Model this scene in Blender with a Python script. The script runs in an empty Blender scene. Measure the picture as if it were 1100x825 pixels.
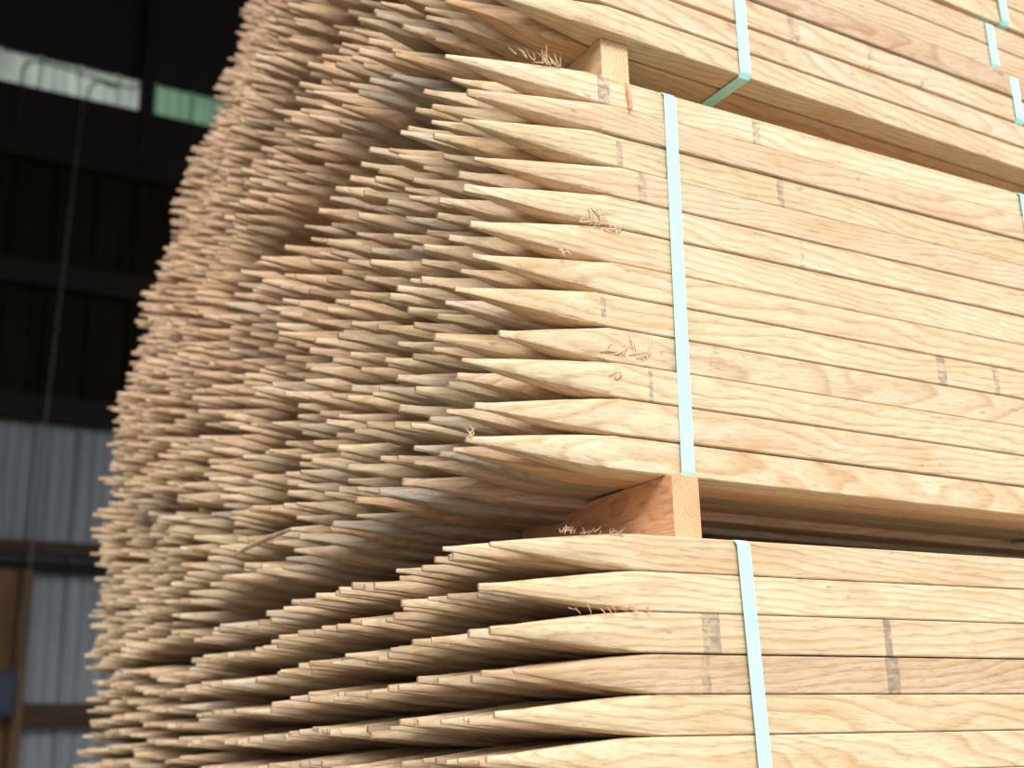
import bpy, math, random
import numpy as np
from mathutils import Vector, Matrix, noise

H = 0.038                      # thickness of one stake in metres; the stack is laid out in these units
rng = random.Random(11)
scene = bpy.context.scene
C = scene.collection

# ------------------------------------------------------------------ helpers
def link(o, parent=None):
    C.objects.link(o)
    if parent: o.parent = parent
    return o

def tag(o, label=None, cat=None, group=None, kind=None):
    if label: o['label'] = label
    if cat: o['category'] = cat
    if group: o['group'] = group
    if kind: o['kind'] = kind
    return o

class MB:
    def __init__(s): s.v=[]; s.f=[]
    def box(s, a, b):
        x0,y0,z0=a; x1,y1,z1=b; n=len(s.v)
        s.v += [(x0,y0,z0),(x1,y0,z0),(x1,y1,z0),(x0,y1,z0),(x0,y0,z1),(x1,y0,z1),(x1,y1,z1),(x0,y1,z1)]
        s.f += [tuple(n+i for i in q) for q in ((0,3,2,1),(4,5,6,7),(0,1,5,4),(1,2,6,5),(2,3,7,6),(3,0,4,7))]
        return s
    def tube(s, pts, r, n=8, taper=None):
        pts=[Vector(p) for p in pts]; base=len(s.v); m=len(pts)
        for i,p in enumerate(pts):
            t=(pts[min(i+1,m-1)]-pts[max(i-1,0)]).normalized()
            a=t.orthogonal().normalized() if i==0 else (a - t*a.dot(t)).normalized()
            b=t.cross(a); rr = r*(taper[i] if taper else 1)
            for k in range(n):
                w=2*math.pi*k/n; s.v.append(tuple(p+a*math.cos(w)*rr+b*math.sin(w)*rr))
        for i in range(m-1):
            for k in range(n):
                k2=(k+1)%n; s.f.append((base+i*n+k, base+i*n+k2, base+(i+1)*n+k2, base+(i+1)*n+k))
        s.f.append(tuple(base+k for k in reversed(range(n)))); s.f.append(tuple(base+(m-1)*n+k for k in range(n)))
        return s
    def build(s, name, mat, parent=None, smooth=False, bevel=0):
        me=bpy.data.meshes.new(name); me.from_pydata(s.v,[],s.f); me.materials.append(mat); me.update()
        if smooth:
            me.shade_smooth(); me.set_sharp_from_angle(angle=math.radians(35))
        o=link(bpy.data.objects.new(name, me), parent)
        if bevel:
            b=o.modifiers.new('edge','BEVEL'); b.width=bevel; b.segments=2
        return o

def new_mat(name):
    m=bpy.data.materials.new(name); m.use_nodes=True
    nt=m.node_tree; nt.nodes.clear()
    out=nt.nodes.new('ShaderNodeOutputMaterial'); p=nt.nodes.new('ShaderNodeBsdfPrincipled')
    nt.links.new(p.outputs[0], out.inputs[0])
    return m, nt, p, out

def nd(nt, t, **k):
    n=nt.nodes.new(t)
    for a,b in k.items(): setattr(n,a,b)
    return n

def ramp(nt, pts):
    r=nd(nt,'ShaderNodeValToRGB'); e=r.color_ramp.elements
    while len(e)<len(pts): e.new(.5)
    for el,(p,c) in zip(e,pts): el.position=p; el.color=(c[0],c[1],c[2],1)
    return r

def mathn(nt, op, a, b=None, clamp=False):
    n=nd(nt,'ShaderNodeMath',operation=op); n.use_clamp=clamp
    for i,x in enumerate((a,b)):
        if x is None: continue
        if isinstance(x,(int,float)): n.inputs[i].default_value=x
        else: nt.links.new(x,n.inputs[i])
    return n.outputs[0]

def mixc(nt, fac, a, b, mode='MIX'):
    n=nd(nt,'ShaderNodeMix',data_type='RGBA',blend_type=mode)
    for i,x in ((0,fac),(6,a),(7,b)):
        if isinstance(x,(int,float)): n.inputs[i].default_value=x
        elif isinstance(x,tuple): n.inputs[i].default_value=(x[0],x[1],x[2],1)
        else: nt.links.new(x,n.inputs[i])
    return n.outputs[2]

def mapping(nt, vec, sc):
    m=nd(nt,'ShaderNodeVectorMath',operation='MULTIPLY'); nt.links.new(vec,m.inputs[0]); m.inputs[1].default_value=sc
    return m.outputs[0]

# ------------------------------------------------------------------ materials
def wood_material(name, use_attr=True, base=(.62,.43,.25), ring=1.0, coordscale=1/H):
    m,nt,p,out=new_mat(name); L=nt.links
    if use_attr:
        g=nd(nt,'ShaderNodeAttribute',attribute_name='grain').outputs['Vector']
        tint=nd(nt,'ShaderNodeAttribute',attribute_name='tint').outputs['Color']
        mk=nd(nt,'ShaderNodeAttribute',attribute_name='mark').outputs['Fac']
    else:
        tc=nd(nt,'ShaderNodeTexCoord').outputs['Object']
        g=mapping(nt,tc,(coordscale,)*3)
        tint=nd(nt,'ShaderNodeRGB').outputs[0]; tint.default_value=(*base,1); mk=None
    # broad warping so that the growth rings wander
    nz=nd(nt,'ShaderNodeTexNoise'); nz.inputs['Scale'].default_value=1.0; nz.inputs['Detail'].default_value=2
    L.new(mapping(nt,g,(.16,.55,.55)),nz.inputs['Vector'])
    add=nd(nt,'ShaderNodeVectorMath',operation='MULTIPLY_ADD'); L.new(nz.outputs['Color'],add.inputs[0]); add.inputs[1].default_value=(0,1.1,1.1); L.new(g,add.inputs[2])
    wv=nd(nt,'ShaderNodeTexWave',wave_type='RINGS',rings_direction='X',wave_profile='SAW')
    wv.inputs['Scale'].default_value=1.55*ring; wv.inputs['Distortion'].default_value=.5; wv.inputs['Detail'].default_value=1.5; wv.inputs['Detail Scale'].default_value=2
    L.new(add.outputs[0],wv.inputs['Vector'])
    rr=ramp(nt,[(0,(1.07,1.07,1.06)),(.55,(1.02,1.0,.98)),(.88,(.84,.76,.66)),(1,(1.0,.98,.95))]); L.new(wv.outputs['Fac'],rr.inputs[0])
    # fibres
    fb=nd(nt,'ShaderNodeTexNoise'); fb.inputs['Scale'].default_value=1; fb.inputs['Detail'].default_value=3; fb.inputs['Roughness'].default_value=.65
    L.new(mapping(nt,g,(1.3,16,16)),fb.inputs['Vector'])
    fr=ramp(nt,[(.28,(.70,.65,.58)),(.48,(1,1,1)),(.72,(1.14,1.14,1.13))]); L.new(fb.outputs['Fac'],fr.inputs[0])
    bl=nd(nt,'ShaderNodeTexNoise'); bl.inputs['Scale'].default_value=1; bl.inputs['Detail'].default_value=3
    L.new(mapping(nt,g,(.28,1.1,1.1)),bl.inputs['Vector'])
    br=ramp(nt,[(.3,(.93,.83,.73)),(.52,(1,1,1)),(.7,(1.04,1.06,1.07))]); L.new(bl.outputs['Fac'],br.inputs[0])
    c=mixc(nt,.95 if use_attr else 1.0,tint,rr.outputs[0],'MULTIPLY')
    c=mixc(nt,.8,c,fr.outputs[0],'MULTIPLY'); c=mixc(nt,.9,c,br.outputs[0],'MULTIPLY')
    # small brown and grey specks
    vo=nd(nt,'ShaderNodeTexNoise'); vo.inputs['Scale'].default_value=1; vo.inputs['Detail'].default_value=2
    L.new(mapping(nt,g,(1.6,3.6,3.6)),vo.inputs['Vector'])
    sp=ramp(nt,[(.70,(0,0,0)),(.78,(1,1,1))]); L.new(vo.outputs['Fac'],sp.inputs[0])
    c=mixc(nt,mathn(nt,'MULTIPLY',sp.outputs[0],.55),c,(.26,.17,.10))
    if mk is not None:
        mn=nd(nt,'ShaderNodeTexNoise'); mn.inputs['Scale'].default_value=1; mn.inputs['Detail'].default_value=4; mn.inputs['Roughness'].default_value=.75
        L.new(mapping(nt,g,(3.,5.,5.)),mn.inputs['Vector'])
        a=mathn(nt,'ADD',mn.outputs['Fac'],mathn(nt,'MULTIPLY',mk,.5))
        mm=ramp(nt,[(.78,(0,0,0)),(1.0,(1,1,1))]); L.new(a,mm.inputs[0])
        c=mixc(nt,mathn(nt,'MULTIPLY',mm.outputs[0],.6),c,(.13,.12,.115))
    L.new(c,p.inputs['Base Color'])
    p.inputs['Roughness'].default_value=.72; p.inputs['Specular IOR Level'].default_value=.22
    b=nd(nt,'ShaderNodeBump'); b.inputs['Strength'].default_value=.5; b.inputs['Distance'].default_value=.0012
    hh=mathn(nt,'ADD',mathn(nt,'MULTIPLY',fb.outputs['Fac'],.8),mathn(nt,'MULTIPLY',wv.outputs['Fac'],.35))
    fine=nd(nt,'ShaderNodeTexNoise'); fine.inputs['Scale'].default_value=9; fine.inputs['Detail'].default_value=2; L.new(g,fine.inputs['Vector'])
    hh=mathn(nt,'ADD',hh,mathn(nt,'MULTIPLY',fine.outputs['Fac'],.6))
    L.new(hh,b.inputs['Height']); L.new(b.outputs[0],p.inputs['Normal'])
    return m

def plain(name, col, rough=.6, metal=0, var=.12, scale=6, stretch=(1,1,1), spec=.4):
    m,nt,p,out=new_mat(name); L=nt.links
    tc=nd(nt,'ShaderNodeTexCoord').outputs['Object']
    n=nd(nt,'ShaderNodeTexNoise'); n.inputs['Scale'].default_value=scale; n.inputs['Detail'].default_value=5
    L.new(mapping(nt,tc,stretch),n.inputs['Vector'])
    lo=tuple(c*(1-var*2) for c in col); hi=tuple(min(1,c*(1+var*2)) for c in col)
    r=ramp(nt,[(.3,lo),(.7,hi)]); L.new(n.outputs['Fac'],r.inputs[0]); L.new(r.outputs[0],p.inputs['Base Color'])
    p.inputs['Roughness'].default_value=rough; p.inputs['Metallic'].default_value=metal; p.inputs['Specular IOR Level'].default_value=spec
    return m

M_wood=wood_material('sawn_stake_wood')
M_fir=wood_material('orange_fir',use_attr=False,base=(.80,.44,.25),ring=1.9)
M_pine=wood_material('pale_pine',use_attr=False,base=(.74,.55,.34),ring=1.6)
M_sliver=plain('wood_fibre',(.70,.52,.33),.8,var=.15,scale=40)
M_sliver_red=plain('reddish_fibre',(.55,.30,.19),.8,var=.15,scale=40)
M_strap=plain('turquoise_strap',(.50,.94,.87),.33,var=.03,scale=30,spec=.6)
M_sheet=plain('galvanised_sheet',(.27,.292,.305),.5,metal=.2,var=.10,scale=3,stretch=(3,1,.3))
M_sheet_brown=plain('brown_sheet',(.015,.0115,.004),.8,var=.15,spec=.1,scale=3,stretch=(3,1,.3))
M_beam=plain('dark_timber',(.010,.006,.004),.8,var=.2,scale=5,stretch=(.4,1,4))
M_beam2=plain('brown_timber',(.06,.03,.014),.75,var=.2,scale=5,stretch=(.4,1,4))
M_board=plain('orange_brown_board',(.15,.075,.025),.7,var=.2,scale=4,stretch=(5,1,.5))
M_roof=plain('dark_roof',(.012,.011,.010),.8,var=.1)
M_conc=plain('concrete',(.22,.21,.19),.85,var=.12,scale=2)
M_gravel=plain('yard_ground',(.24,.225,.20),.9,var=.15,scale=4)
M_pipe=plain('grey_conduit',(.20,.19,.17),.4,metal=.5,var=.05)
M_cable=plain('black_cable',(.02,.02,.02),.6,var=.05)
M_box=plain('dark_blue_box',(.025,.045,.075),.5,var=.1)

def translucent(name,col):
    m,nt,p,out=new_mat(name); L=nt.links
    nt.nodes.remove(p)
    t=nd(nt,'ShaderNodeBsdfTranslucent'); d=nd(nt,'ShaderNodeBsdfDiffuse'); mx=nd(nt,'ShaderNodeMixShader'); mx.inputs[0].default_value=.25
    tc=nd(nt,'ShaderNodeTexCoord').outputs['Object']
    n=nd(nt,'ShaderNodeTexNoise'); n.inputs['Scale'].default_value=3; n.inputs['Detail'].default_value=4; L.new(mapping(nt,tc,(6,1,.5)),n.inputs['Vector'])
    r=ramp(nt,[(.3,tuple(c*.72 for c in col)),(.7,col)]); L.new(n.outputs['Fac'],r.inputs[0])
    L.new(r.outputs[0],t.inputs[0]); L.new(r.outputs[0],d.inputs[0])
    L.new(t.outputs[0],mx.inputs[1]); L.new(d.outputs[0],mx.inputs[2]); L.new(mx.outputs[0],out.inputs[0])
    return m
M_sky1=translucent('fibreglass_grey_green',(.85,.90,.80))
M_sky2=translucent('fibreglass_green',(.55,.72,.56))

# ------------------------------------------------------------------ camera (solved from the photograph's vanishing lines)
yaw,pit,roll=0.52195,0.29112,-0.02387
F=Vector((math.sin(yaw)*math.cos(pit),math.cos(yaw)*math.cos(pit),math.sin(pit)))
Rv=F.cross(Vector((0,0,1))).normalized(); Uv=Rv.cross(F)
R2=Rv*math.cos(roll)+Uv*math.sin(roll); U2=-Rv*math.sin(roll)+Uv*math.cos(roll)
camloc=Vector((-14.694,-27.42,-5.7356))
cam=bpy.data.cameras.new('camera'); camo=link(bpy.data.objects.new('camera',cam))
mw=Matrix((R2,U2,-F)).transposed().to_4x4(); mw.translation=camloc*H; camo.matrix_world=mw
FPX=1373.3
cam.sensor_width=36; cam.lens=FPX/1100*36; cam.clip_start=.02; cam.clip_end=200
cam.dof.use_dof=True; cam.dof.focus_distance=1.33; cam.dof.aperture_fstop=4.6
scene.camera=camo
def px(P):                       # P in stack units
    q=Vector(P)-camloc; z=q.dot(F)
    return 550+FPX*q.dot(R2)/z, 412.5-FPX*q.dot(U2)/z, q.length

# ------------------------------------------------------------------ stakes
def angles(q):
    s=set()
    for a in q:
        for b in (a,180-a,180+a,360-a): s.add(round(b%360,3))
    s.add(90.);s.add(270.)
    return np.radians(np.array(sorted(s)))
FR={2:[0,.03,.08,.15,.23,.32,.42,.52,.62,.71,.79,.86,.93,1.],1:[0,.06,.17,.32,.5,.68,.85,1.],0:[0,.5,1.]}

def stake_data(r, lod, w, h, L, Lt, marks=(), blunt=None, tint=(.6,.45,.3), fat=0.):
    """vertices, faces, grain coordinates, tint and ink-mark values of one pointed stake; tip at the origin, shaft along +x"""
    ca=math.degrees(math.atan2(h,w)); up_=90-ca
    th=angles({2:[0,ca*.33,ca*.6,ca*.8,ca-2.,ca+2.,ca+up_*.2,ca+up_*.4,ca+up_*.7],1:[0,ca*.55,ca-2.5,ca+2.5,ca+up_*.45],0:[0,ca]}[lod]); n=len(th); c=np.cos(th); s=np.sin(th); w2,h2=w/2,h/2
    with np.errstate(divide='ignore'):
        rho=np.minimum(w2/np.maximum(np.abs(c),1e-6), h2/np.maximum(np.abs(s),1e-6))
    rho=np.minimum(rho, (2-r.uniform(.03,.08))/(np.abs(c)/w2+np.abs(s)/h2))
    Rc=rho.max()*1.0
    r0=blunt if blunt is not None else r.uniform(.045,.095)
    pw=(r.uniform(.84,.98) if lod<2 else r.uniform(.80,.92))-fat; sq=r.uniform(.4,.75); bw=r.uniform(.5,.9); ox,oz=r.uniform(-.1,.1),r.uniform(-.08,.08)
    el=r.uniform(.85,1.0)
    rings=[]; mk=[]
    for t in FR[lod]:
        rr=r0+(Rc-r0)*t**pw
        tt=t**pw
        # hewn point: between a cone and a four-faced pyramid that ends in a short upright edge
        a_=np.maximum(w2*tt*1.02, r0*bw); b_=np.maximum(h2*tt*1.02, r0*1.25)
        with np.errstate(divide='ignore'):
            box=np.minimum(a_/np.maximum(np.abs(c),1e-6), b_/np.maximum(np.abs(s),1e-6))
        box=np.minimum(box,1.86/(np.abs(c)/a_+np.abs(s)/b_))
        rad=np.minimum(rho, (1-sq)*rr+sq*box) if t<1 else rho
        jit=1+ (np.array([r.uniform(-.02,.02) for _ in range(n)]) if (lod==2 and t<1) else 0)
        rad=np.minimum(rad*jit,rho)
        f=(1-t)
        rings.append(np.stack([np.full(n,t*Lt)+ (r.uniform(-.03,.03) if t==0 else 0), rad*c+ox*f, rad*s+oz*f],1)); mk.append(np.zeros(n))
    xs=[]
    for (a,b,v) in sorted(marks): xs += [(a-.04,0),(a,v),(b,v),(b+.04,0)]
    xs.append((L,0))
    front=(c<-.55).astype(float) if lod else np.zeros(n)
    full=np.stack([rho*c,rho*s],1)
    for x,v in xs:
        if x<=Lt+.05 and x<L:      # mark inside the point: skip extra rings
            continue
        rings.append(np.stack([np.full(n,x),full[:,0],full[:,1]],1)); mk.append(front*v)
    V=np.concatenate(rings); m=len(rings)
    faces=[]
    for i in range(m-1):
        for k in range(n):
            k2=(k+1)%n; faces.append((i*n+k,(i+1)*n+k,(i+1)*n+k2,i*n+k2))
    faces.append(tuple(range(n))); faces.append(tuple((m-1)*n+k for k in reversed(range(n))))
    gy,gz=r.uniform(-3.2,3.2),r.uniform(-3.2,3.2); ty,tz=r.uniform(-.09,.09),r.uniform(-.09,.09); gx=r.uniform(-60,60)
    # growth rings are centred on the grain axis; the pith lies off to one side of most stakes
    G=np.stack([V[:,0]+0, V[:,1]+gy+ty*V[:,0], V[:,2]+gz+tz*V[:,0]],1)
    G[:,0]+=gx
    T=np.tile(np.array([*tint,1.]),(len(V),1))
    return V,faces,G,T,np.concatenate(mk)

def rotmat(y,p):
    return np.array((Matrix.Rotation(y,3,'Z')@Matrix.Rotation(-p,3,'Y')))

def make_mesh(name,V,faces,G,T,K,mat,sharp=24):
    me=bpy.data.meshes.new(name)
    nv=len(V); me.vertices.add(nv); me.vertices.foreach_set('co',V.astype(np.float32).ravel())
    lens=np.array([len(f) for f in faces],dtype=np.int32); idx=np.concatenate([np.array(f,dtype=np.int32) for f in faces]) if len(faces)<5000 else np.fromiter((i for f in faces for i in f),dtype=np.int32)
    me.loops.add(len(idx)); me.loops.foreach_set('vertex_index',idx)
    me.polygons.add(len(lens)); st=np.concatenate([[0],np.cumsum(lens)[:-1]]).astype(np.int32)
    me.polygons.foreach_set('loop_start',st)
    me.update(calc_edges=True)
    a=me.attributes.new('grain','FLOAT_VECTOR','POINT'); a.data.foreach_set('vector',G.astype(np.float32).ravel())
    a=me.attributes.new('tint','FLOAT_COLOR','POINT'); a.data.foreach_set('color',T.astype(np.float32).ravel())
    a=me.attributes.new('mark','FLOAT','POINT'); a.data.foreach_set('value',K.astype(np.float32))
    me.materials.append(mat)
    me.shade_smooth(); me.set_sharp_from_angle(angle=math.radians(sharp))
    return me

ORD=['first','second','third','fourth','fifth','sixth','seventh','eighth','ninth','tenth','eleventh','twelfth','thirteenth','fourteenth','fifteenth','sixteenth','seventeenth','eighteenth','nineteenth','twentieth']+['later']*60

BOT=[.03,-.945,-1.985,-3.03,-4.06,-5.09,-6.12,-7.12,-8.13,-9.13,-10.13,-11.13,-12.13]
MID=[13.733,12.801,11.838,10.841,9.864,8.897,7.834,6.844,5.867,4.852,3.834,2.8,1.836]
TOP=[15.266,16.19,17.243,18.266,19.255,20.241,21.228]
FOURTH=[21.45+i*1.0 for i in range(0,9)]
YAW={'b':-.0511,'m':-.0097,'t':.0259,'u':.0259,'x':0.}; PIT={'b':.0040,'m':-.0050,'t':-.0060,'u':-.006,'x':0.}
YF={'b':-.16,'m':.16,'t':0.,'u':0.,'x':0.}
W=1.03; NA=25
# tip positions (x) of the stakes on the front face
TIPX={'b':[.44,.16,.43,1.0,.51,.31],'m':[-.45,.21,.05,.38,.11,.29,.28,-.15,1.09,-.04,.3,.07]}
MARKS={('b',2):[(6.0,6.55,.85),(12.2,12.45,.9),(18.0,18.25,.7)],('b',3):[(5.35,5.6,.75),(11.6,12.05,.9),(17.2,17.4,.6)],('b',4):[(3.95,4.15,.8)],('b',5):[(17.6,18.3,.75)],('b',1):[(3.4,3.6,.6)],
       ('m',0):[(4.75,5.15,.85),(10.5,10.8,.8)],('m',2):[(4.8,5.0,.75),(10.8,11.05,.8)],('m',3):[(5.1,5.4,.8)],('m',4):[(11.4,11.55,.6)],('m',6):[(4.15,4.25,.9)],
       ('m',8):[(3.2,5.6,.62),(6.6,7.0,.5)],('m',9):[(5.5,5.62,.85)],('m',7):[(17.1,17.5,.8),(19.7,19.95,.8),(4.2,4.35,.7)],('t',1):[(9.5,9.8,.6),(14.5,14.8,.6)],('t',2):[(12.8,13.3,.75),(16.5,16.8,.7)]}
TINTS=[(0.680,0.528,0.349),(0.710,0.558,0.376),(0.635,0.485,0.323),(0.674,0.511,0.349),(0.657,0.520,0.338),(0.704,0.547,0.373),(0.602,0.456,0.301)]
FT={('b',0):(0.643,0.492,0.321),('b',1):(0.704,0.550,0.369),('b',2):(0.640,0.498,0.326),('b',3):(0.557,0.409,0.262),('b',4):(0.656,0.511,0.326),('b',5):(0.678,0.528,0.347),
    ('m',0):(0.724,0.570,0.390),('m',1):(0.662,0.489,0.333),('m',2):(0.637,0.507,0.325),('m',3):(0.676,0.512,0.354),('m',4):(0.704,0.547,0.373),('m',5):(0.704,0.547,0.373),('m',6):(0.688,0.532,0.354),('m',7):(0.678,0.531,0.343),('m',8):(0.650,0.506,0.349),('m',9):(0.668,0.530,0.345),('m',10):(0.695,0.529,0.359),('m',11):(0.698,0.548,0.369),
    ('t',0):(0.668,0.525,0.350),('t',1):(0.668,0.525,0.369),('t',2):(0.697,0.547,0.382),('t',3):(0.560,0.404,0.279),('t',4):(0.640,0.490,0.335),('t',5):(0.635,0.480,0.328)}
def tint_for(y,z,r):
    t=Vector(r.choice(TINTS))*r.uniform(.86,1.06)
    pk=max(0,min(1,(y-5)/8))*max(0,min(1,(z-4)/8))*r.uniform(.3,1.)
    t=Vector((t.x*(1+.02*pk),t.y*(1-.09*pk),t.z*(1-.10*pk)))
    if r.random()<.06: t*=.72
    if r.random()<.12: t=Vector((t.x*.93,t.y*.97,t.z*1.08))
    return tuple(t)

def sm(x): x=max(0,min(1,x)); return x*x*(3-2*x)
def recess(y,z):
    """how far the points stand back from the plane of the stack's end"""
    lean=.25*max(0,z-14)*sm((y-13)/22)
    n1=noise.noise(Vector((y*.13,z*.22,3.1))); n2=noise.noise(Vector((y*.45,z*.6,9.3)))
    amp=.2+.45*sm((y-4)/14)
    return lean+amp*n1+.3*n2
stakes=[]   # dict(bundle,row,col,pos,w,h,yaw,pit)
def add(b,row,col,y,ztop,zbot,w,base_recess=0.,forced=None,out=False):
    r=rng
    h=(ztop-zbot)*r.uniform(.955,.985) if not(b=='t' and row==1) else (ztop-zbot)*.86
    x=recess(y,(ztop+zbot)/2)+base_recess+r.gauss(0,.28 if b!='x' else .17)
    if forced is not None: x=forced
    z=zbot+h/2
    stakes.append(dict(b=b,row=row,col=col,x=x,y=y,z=z,w=w*r.uniform(.94,.985),h=h,yaw=YAW[b]+r.uniform(-.0004,.0004),pit=PIT[b]+r.uniform(-.0004,.0004),out=out))
YEND=46
for col in range(NA):
    y0=col*W+.02
    wav=(.12*math.sin(col*.7+1.3)+rng.uniform(-.16,.16))*sm((col-1)/3)
    sag=lambda z: -1.0*sm((y0-3)/11)*(1-(z-1.8)/12.)
    def yy(b): return y0+W/2+YF[b]+rng.uniform(-.006,.006)
    for k in range(12):
        f=TIPX['m'][k] if col==0 else None
        y=yy('m')+(rng.uniform(-.12,-.01) if col==0 else 0)
        add('m',k,col,y,MID[k]+wav+sag(MID[k]),MID[k+1]+wav+sag(MID[k+1]),W,base_recess=.15,forced=f)
    for k in range(6):
        add('t',k,col,yy('t')+(rng.uniform(-.10,-.01) if col==0 else 0),TOP[k+1]+wav,TOP[k]+wav,W,base_recess=(.1 if k<4 else .7))
    n4=8
    for k in range(n4):
        add('u',k,col,yy('u'),FOURTH[k+1]+wav,FOURTH[k]+wav,W,base_recess=(-.35 if k==0 else 0))
WL=.80
for col in range(int(NA*W/WL)):
    wav=.10*math.sin(col*.5+.3)*sm((col-2)/6)+rng.uniform(-.05,.05)*sm((col-1)/3)
    for k in range(12):
        f=TIPX['b'][k] if (col==0 and k<6) else None
        y=col*WL+.02+WL/2+YF['b']
        add('b',k,col,y,BOT[k]+wav,BOT[k+1]+wav,WL,base_recess=.35 if col else 0,forced=f,out=k>7)
nA=len(stakes)
# the farther pile: thinner stakes, wavier rows
WB=.84; NB=24; y1=NA*W+.5
for (za,zb) in ((-9.6,-.35),(-.25,9.2),(9.7,19.2),(19.7,31.3),(31.6,45.5)):
    hb=.70; n=int((zb-za)/hb)
    for col in range(NB):
        y=y1+col*WB+WB/2
        wav=.3*noise.noise(Vector((col*.23,za*.7,5.)))+rng.uniform(-.1,.1)
        if za<-5: wav-=.75*(1-sm((col-5)/4))
        for k in range(n):
            zz=za+k*hb
            if rng.random()<.03 and col>0: continue
            hole=1.3*sm((noise.noise(Vector((col*.5,zz*.42,7.)))-.22)/.12)
            jz=rng.uniform(-.06,.06); add('x',k,NA+col,y,zz+hb*.93+wav+jz,zz+wav+jz,WB,base_recess=.15+hole+(.3*noise.noise(Vector((col*.3,zz*.35,1.))))+(rng.uniform(0,.9) if col>=NB-2 else 0),out=False)
# bundles below the frame that carry the pile down to the floor
for lvl in range(2):
    zt=-13.9-13.8*lvl
    for col in range(0,int(YEND/1.2)):
        for k in range(12):
            add('x',k,col,col*1.2+.6,zt-k*1.0,zt-(k+1)*1.0,1.2,base_recess=.3,out=True)
for col in range(0,18):
    for k in range(3): add('x',k,col,y1+col*WB+WB/2,-9.75-k*.8,-10.5-k*.8,WB,out=True)

cand=[]
for i,s in enumerate(stakes):
    if s['out'] or i>=nA: continue
    u,v,dist=px((s['x'],s['y'],s['z']))
    vis=(-10<u<1110 and -12<v<835)
    if s['col']==0:
        u2,v2,_=px((s['x']+24,s['y'],s['z']))
        vis=vis or (-12<v2<835)
    if vis: cand.append((0 if s['col']==0 else 1,dist,i))
cand.sort(); chosen=[c[2] for c in cand[:300]]; chset=set(chosen)

BN={'b':'lower','m':'middle','t':'upper','u':'topmost'}
def tone(t):
    if t[1]/t[0]<.70: return 'pinkish'
    if t[0]<.58: return 'brown'
    if t[0]>.68: return 'pale'
    return 'tan'
front_objs={}
for i in chosen:
    s=stakes[i]; lod=2 if s['col']<3 else 1
    col0=s['col']==0
    t=FT.get((s['b'],s['row'])) if col0 else None
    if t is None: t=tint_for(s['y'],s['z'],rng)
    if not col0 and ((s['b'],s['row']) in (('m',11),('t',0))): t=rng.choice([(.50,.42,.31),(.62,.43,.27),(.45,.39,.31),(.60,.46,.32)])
    mk=MARKS.get((s['b'],s['row']),()) if col0 else ()
    mk=[(a,b,v) for a,b,v in mk]
    Lt=rng.uniform(3.9,4.7); 
    if s['b']=='m' and s['row']==8 and col0: Lt=3.2
    if not col0: Lt*=.93
    V,f,G,T,K=stake_data(rng,lod,s['w'],s['h'],40,Lt,mk,tint=t)
    me=make_mesh('wooden_stake',V*H,f,G,T,K,M_wood,13.5 if lod==2 else 23)
    o=link(bpy.data.objects.new('wooden_stake',me)); o.location=(s['x']*H,s['y']*H,s['z']*H); o.rotation_euler=(0,-s['pit'],s['yaw'])
    b=s['b']; up=b in('t','u')
    side='bottom' if up else 'top'
    if col0: lab=f"long {tone(t)} stake on the front face, {ORD[s['row']]} layer from the {side} of the {BN[b]} bundle"
    else: lab=f"{tone(t)} stake, {ORD[s['row']]} row from the {side} of {BN[b]} bundle, {ORD[s['col']-1]} behind front"
    tag(o,lab,'stake',f"pointed stakes of the {BN[b]} bundle")
    if col0: front_objs[(b,s['row'])]=o
# everything else of the pile as one object
Vs=[];Fs=[];Gs=[];Ts=[];Ks=[];off=0
for i,s in enumerate(stakes):
    if i in chset: continue
    lod=0 if s['out'] else 1
    V,f,G,T,K=stake_data(rng,lod,s['w'],s['h'],40,rng.uniform(3.4,4.3) if s['b']!='x' else rng.uniform(2.8,3.8),fat=.0 if s['b']!='x' else .15,tint=tint_for(s['y'],s['z'],rng))
    V=V@rotmat(s['yaw'],s['pit']).T+np.array([s['x'],s['y'],s['z']])
    Vs.append(V*H);Gs.append(G);Ts.append(T);Ks.append(K); Fs+= [tuple(q+off for q in g) for g in f]; off+=len(V)
me=make_mesh('wooden_stakes',np.concatenate(Vs),Fs,np.concatenate(Gs),np.concatenate(Ts),np.concatenate(Ks),M_wood)
o=link(bpy.data.objects.new('wooden_stakes',me))
tag(o,'blurred mass of stake points in the rear of the pile, receding to the dark wall','stakes',kind='stuff')

# ------------------------------------------------------------------ spacer timbers between the bundles
def batten(x0,x1,y0,y1,z0,z1,mat,label):
    l=(y1-y0)*H; hh=(z1-z0)*H
    bx=MB().box((0,-(x1-x0)/2*H,-hh),(l,(x1-x0)/2*H,0)).build('spacer_batten',mat,bevel=.0005)
    bx.location=((x0+x1)/2*H,y0*H,z1*H); bx.rotation_euler=(0,0,math.pi/2)
    return tag(bx,label,'spacer','spacer battens between the bundles')
batten(5.93,6.83,-.12,8.0,.045,1.79,M_fir,'orange fir spacer with curved end grain between the lower and middle bundles')
batten(4.72,5.70,.50,NA*W,13.80,15.22,M_pine,'pale pine spacer with wavy end grain between middle and upper bundles')

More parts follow.
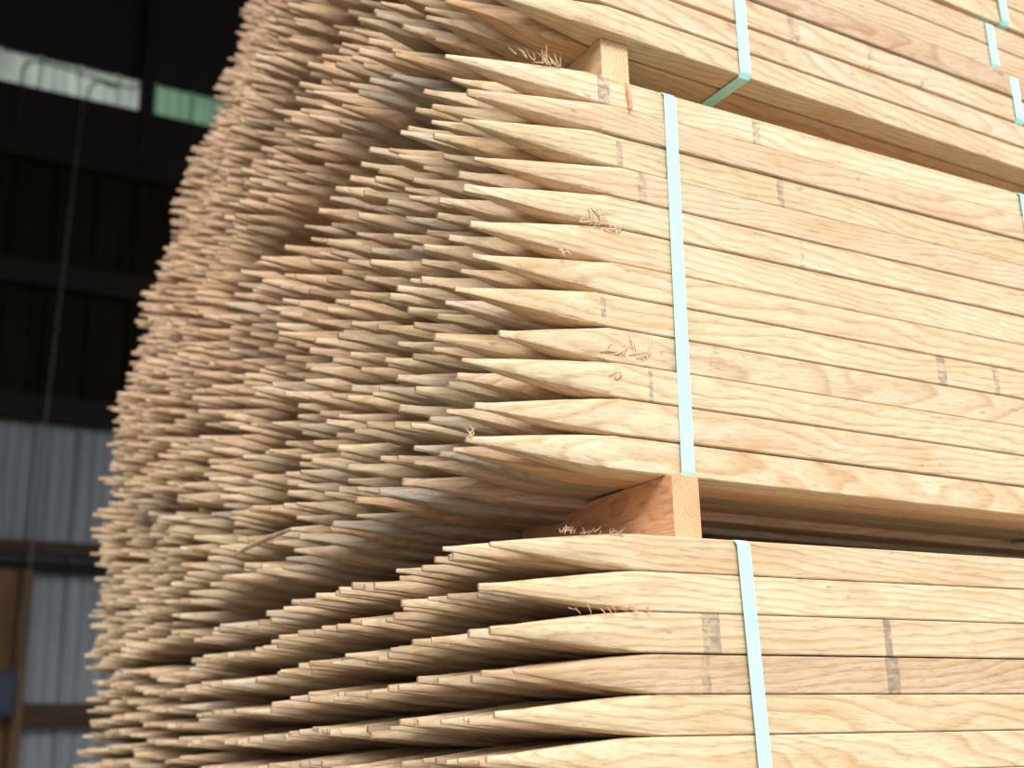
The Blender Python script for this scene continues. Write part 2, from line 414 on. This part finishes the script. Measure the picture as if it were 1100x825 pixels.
# ------------------------------------------------------------------ straps
def strap(x,z0,z1,b,w,ydepth,label,lean=0.0,yext=0.0,closed=True):
    """flat band looped round a bundle: front, underside, back and top"""
    me_=MB(); t=.022; cy=YF[b]+math.tan(YAW[b])*x-.03-yext; dz=math.tan(PIT[b])*x
    z0+=dz; z1+=dz
    def quadstrip(P,nrm):
        n0=len(me_.v)
        for (p,nn) in zip(P,nrm):
            for sx in (-w/2,w/2):
                xx=x+sx+lean*(p[1]-z0)
                me_.v.append((xx*H,p[0]*H,p[1]*H)); me_.v.append((xx*H,(p[0]+nn[0]*t)*H,(p[1]+nn[1]*t)*H))
        m=len(P)
        for i in range(m):
            j=(i+1)%m
            a=n0+i*4; c=n0+j*4
            me_.f.extend([(a+1,a+3,c+3,c+1),(a,c,c+2,a+2),(a,a+1,c+1,c),(a+2,c+2,c+3,a+3)])
    P=[(cy,z0+.12),(cy,z1-.12),(cy+.12,z1+.0),(cy+ydepth,z1+.0),(cy+ydepth+.1,z1-.1),(cy+ydepth+.1,z0+.1),(cy+ydepth,z0-.03),(cy+.1,z0-.03)]
    N=[(-1,0),(-1,0),(-.3,1),(0,1),(1,.3),(1,0),(0,-1),(-.3,-1)]
    # subdivide the front run so that it bulges a little over uneven stakes
    quadstrip(P,N)
    o=me_.build('strap',M_strap)
    return tag(o,label,'strap','turquoise straps round the bundles')
BD=NA*W
strap(8.17,-12.2,-.03,'b',.44,BD,'turquoise strap round the lower bundle, right of the orange spacer',lean=-.03,yext=.03)
strap(6.59,1.836,13.69,'m',.44,BD,'long turquoise strap down the middle bundle, directly above the orange spacer',lean=.018,yext=.06)
strap(10.05,15.25,21.2,'t',.44,BD,'turquoise strap of the upper bundle folding under its lower edge',lean=0.0,yext=.04)

for (x,z0,z1,lab,ln) in ((23.75,17.243,19.2,'short turquoise strap of the upper bundle, third and fourth layers, at the right',-.02),
                      (22.75,19.255,21.2,'short turquoise strap of the upper bundle, fifth and sixth layers, at the right',-.02),
                      (23.75,21.46,23.4,'turquoise strap at the top right corner, highest in the picture',-.02)):
    strap(x,z0,z1,'t',.42,BD,lab,lean=ln,yext=.04)
strap(26.2,15.28,17.2,'t',.44,BD,'turquoise strap under the upper bundle at the right edge of the picture',yext=.04)
strap(22.35,9.9,13.69,'m',.44,BD,'turquoise strap down the middle bundle at the right edge',yext=.06)
strap(24.6,1.836,9.8,'m',.44,BD,'dark turquoise strap under the middle bundle at the far right',yext=.06)

# ------------------------------------------------------------------ frayed fibres on some front stakes
def fibres(parent,name,cx,cz,n,spread,ln,mat,seed,up=1,yoff=-.5,dirx=0.,r0=.022):
    r=random.Random(seed); mb=MB()
    for _ in range(n):
        x=cx+r.uniform(-spread,spread); z=cz+r.uniform(-.05,.05)
        a=r.uniform(-.9,.9)+dirx; l=ln*r.uniform(.5,1.2); pts=[]; cur=r.uniform(-.5,.5)
        for k in range(5):
            q=k/4; ang=a+cur*q
            pts.append(((x+math.sin(ang)*l*q)*H,(yoff-.03-.10*q*r.uniform(.5,1.5))*H,(z+up*math.cos(ang)*l*q)*H))
        mb.tube(pts,r0*H,4,taper=[1,.9,.75,.5,.15])
    return mb.build(name,mat,parent)
P=front_objs
fibres(P[('m',0)],'frayed_fibres',2.75,.36,22,.75,.42,M_sliver,3,dirx=-.9,r0=.018,yoff=-.45)
fibres(P[('m',4)],'frayed_fibres',3.9,-.05,8,.5,.8,M_sliver,4,up=-1,dirx=.9)
fibres(P[('m',5)],'frayed_fibres',3.8,.45,10,.7,.3,M_sliver,41,dirx=1.2)
fibres(P[('m',8)],'frayed_fibres',3.6,-.25,14,.8,.6,M_sliver,5,dirx=.6)
fibres(P[('m',9)],'frayed_fibres',4.3,.05,7,.25,.35,M_sliver,6,dirx=.3)
fibres(P[('m',5)],'frayed_fibres',2.7,-.5,4,.4,.25,M_sliver,61,dirx=.3,up=-1)
fibres(P[('b',0)],'frayed_fibres',2.75,.42,22,.9,.2,M_sliver,7,yoff=-.33,r0=.014,dirx=.5)
fibres(P[('b',1)],'frayed_fibres',3.5,-.46,14,1.3,.25,M_sliver_red,8,dirx=1.3,up=-1,yoff=-.38,r0=.018)
fibres(P[('m',11)],'frayed_fibres',.1,.08,4,.12,.3,M_sliver,9,yoff=-.15)
fibres(P[('t',2)],'frayed_fibres',18.5,-.45,3,1.4,.5,M_sliver,10,dirx=.9,yoff=-.55)
sl=MB().tube([(5.75*H,-.52*H,.42*H),(5.78*H,-.55*H,.1*H),(5.83*H,-.56*H,-.35*H),(5.70*H,-.7*H,-.55*H)],.075*H,5,taper=[.4,1,1,.2]).build('loose_splinter',M_sliver_red,P[('m',0)]); sl['label']='reddish splinter hanging on the stake'

# long thin offcut lying across the points
mb=MB(); mb.tube([(-.45*H,18.0*H,1.9*H),(-.45*H,16.2*H,1.96*H),(-.45*H,14*H,1.93*H),(-.42*H,12.0*H,1.88*H)],.085*H,6,taper=[.5,1,1,.7])
tag(mb.build('wood_sliver',M_sliver),'long thin pale wood sliver lying slanted across the points below the middle bundle','sliver')

# ------------------------------------------------------------------ the shed
ZF=-1.57; YW=8.6; XL,XR=-2.2,14.0; ZR=6.5
def st(o): o['kind']='structure'; return o
st(MB().box((XL,-.6,ZF-.12),(XR,YW+.3,ZF)).build('floor',M_conc))
st(MB().box((-40,-40,ZF-.2),(40,-.6,ZF-.03)).build('ground',M_gravel))
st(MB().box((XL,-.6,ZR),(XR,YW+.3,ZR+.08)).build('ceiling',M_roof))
def corrugated(name,x0,x1,z0,z1,mat,y=YW,off=.0):
    """ribbed metal cladding: tall trapezoid ribs 0.305 m apart with two low ones between"""
    prof=[]; k=math.floor((x0-off)/.305)-1
    while off+k*.305<x1+.4:
        b=off+k*.305
        for dx,dy in ((0,0),(.018,-.030),(.040,-.030),(.058,0),(.118,0),(.126,-.008),(.140,-.008),(.148,0),(.206,0),(.214,-.008),(.228,-.008),(.236,0)):
            if x0<=b+dx<=x1: prof.append((b+dx,y+dy))
        k+=1
    prof=[(x0,y)]+prof+[(x1,y)]
    mb=MB(); n=len(prof)
    for z in (z0,z1):
        for dy in (0,.004):
            for (a,b) in prof: mb.v.append((a,b+dy,z))
    for i in range(n-1):
        mb.f+= [(i,i+1,2*n+i+1,2*n+i),(n+i+1,n+i,3*n+i,3*n+i+1),(i,n+i,n+i+1,i+1),(2*n+i,2*n+i+1,3*n+i+1,3*n+i)]
    return st(mb.build(name,mat))
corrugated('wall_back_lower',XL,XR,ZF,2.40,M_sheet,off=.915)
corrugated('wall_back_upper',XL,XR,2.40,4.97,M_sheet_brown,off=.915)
st(MB().box((XL,YW-.01,5.30),(XR,YW+.05,ZR)).build('wall_back_top',M_roof))
st(MB().box((XL,YW-.01,4.96),(-2.15,YW+.05,5.31)).build('wall_back_strip',M_roof))
st(MB().box((3.4,YW-.01,4.96),(XR,YW+.05,5.31)).build('wall_back_strip.001',M_roof))
def fg(name,x0,x1,m): return corrugated(name,x0,x1,4.96,5.31,m,y=YW+.03,off=.70)
fg('window_1',-2.15,1.53,M_sky1); fg('window_2',1.59,3.4,M_sky2)
st(MB().box((1.51,YW-.12,4.5),(1.61,YW+.02,ZR)).build('trim_1',M_beam))
# girts
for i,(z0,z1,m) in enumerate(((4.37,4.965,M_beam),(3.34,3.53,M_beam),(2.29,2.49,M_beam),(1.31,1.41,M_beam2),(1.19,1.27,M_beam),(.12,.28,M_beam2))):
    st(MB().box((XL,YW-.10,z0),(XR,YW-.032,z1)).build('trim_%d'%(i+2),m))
st(MB().box((XL-.1,-.6,ZF),(XL,YW+.3,ZR)).build('shade_wall_left',M_sheet_brown))  # unseen side wall, set this close to shade the rear of the pile
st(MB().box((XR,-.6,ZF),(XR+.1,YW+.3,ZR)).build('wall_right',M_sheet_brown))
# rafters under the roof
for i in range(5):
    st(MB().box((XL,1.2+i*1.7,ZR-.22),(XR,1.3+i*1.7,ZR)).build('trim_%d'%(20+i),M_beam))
# boarded door panel low at the left, its edge post, conduit, box and the loops of cable
bd=link(bpy.data.objects.new('wooden_door',None)); bd.location=(.3,YW-.06,ZF)
tag(bd,'orange-brown wooden door leaf at the lower left against the metal wall','door')
MB().box((-.5,-.06,0),(.58,-.02,1.19-ZF)).build('door_leaf',M_board,bd)
MB().box((.60,-.09,0),(.68,-.0,1.19-ZF)).build('door_post',M_board,bd)
cp=MB().tube([(.94,YW-.19,ZF+.02),(.94,YW-.19,1.0),(.955,YW-.19,2.0),(1.0,YW-.19,3.5),(1.04,YW-.19,4.9)],.006,10).build('conduit_pipe',M_pipe,smooth=True)
tag(cp,'thin grey vertical conduit pipe running up the dark wall at left','pipe')
bxo=link(bpy.data.objects.new('switch_box',None)); bxo.location=(.80,YW-.2,.33)
tag(bxo,'dark blue electrical box beside the conduit at the lower left edge','box')
MB().box((-.10,-.08,-.15),(.10,.06,.15)).build('housing',M_box,bxo,bevel=.01)
MB().box((-.08,-.095,-.12),(.08,-.08,.12)).build('cover',M_box,bxo,bevel=.004)
def arc(x0,x1,zb,zt,r=.11):
    return [(x0,YW-.15,zb),(x0,YW-.15,zt-r),(x0+r*.3,YW-.15,zt-r*.3),(x0+r,YW-.15,zt)]+[(x1,YW-.15,zt-.02)]
cab=MB().tube(arc(.58,1.0,4.6,5.17)+[(1.25,YW-.15,5.12),(1.44,YW-.15,5.12),(1.50,YW-.15,5.2),(1.52,YW-.15,5.5)],.010,8).build('power_cable',M_cable,smooth=True)
tag(cab,'dark cable looping across the left pane of the high light strip','cable','cables over the high light strip')
cab=MB().tube(arc(1.08,1.2,4.6,5.12)+[(1.3,YW-.14,5.10)],.010,8).build('power_cable',M_cable,smooth=True)
tag(cab,'shorter dark cable bending up near the post in the high light strip','cable','cables over the high light strip')

# floor skids under the pile
for x in (3,18,33):
    tag(MB().box((x*H,-.1*H,ZF),((x+2.2)*H,(YEND+1)*H,-38.7*H)).build('floor_skid',M_pine,bevel=.002),'timber skid on the concrete under the pile of stakes','skid','floor skids under the pile')

# ------------------------------------------------------------------ light
w=bpy.data.worlds.new('overcast_sky'); scene.world=w; w.use_nodes=True; nt=w.node_tree
bg=nt.nodes['Background']
tc=nd(nt,'ShaderNodeTexCoord'); sx=nd(nt,'ShaderNodeSeparateXYZ'); nt.links.new(tc.outputs['Generated'],sx.inputs[0])
rp=ramp(nt,[(0,(.50,.54,.58)),(.25,(.80,.84,.88)),(1,(1.15,1.17,1.2))]); nt.links.new(sx.outputs[2],rp.inputs[0]); nt.links.new(rp.outputs[0],bg.inputs[0])
bg.inputs[1].default_value=1.1
sun=bpy.data.lights.new('sun','SUN'); sun.energy=2.6; sun.angle=math.radians(25); sun.color=(1,.98,.95)
so=link(bpy.data.objects.new('sun',sun)); so.rotation_euler=Vector((-.33,-.76,.58)).to_track_quat('Z','Y').to_euler()

scene.view_settings.view_transform='Standard'; scene.view_settings.look='None'; scene.view_settings.gamma=1; scene.view_settings.use_curve_mapping=False
scene.view_settings.exposure=.33
scene.cycles.max_bounces=6
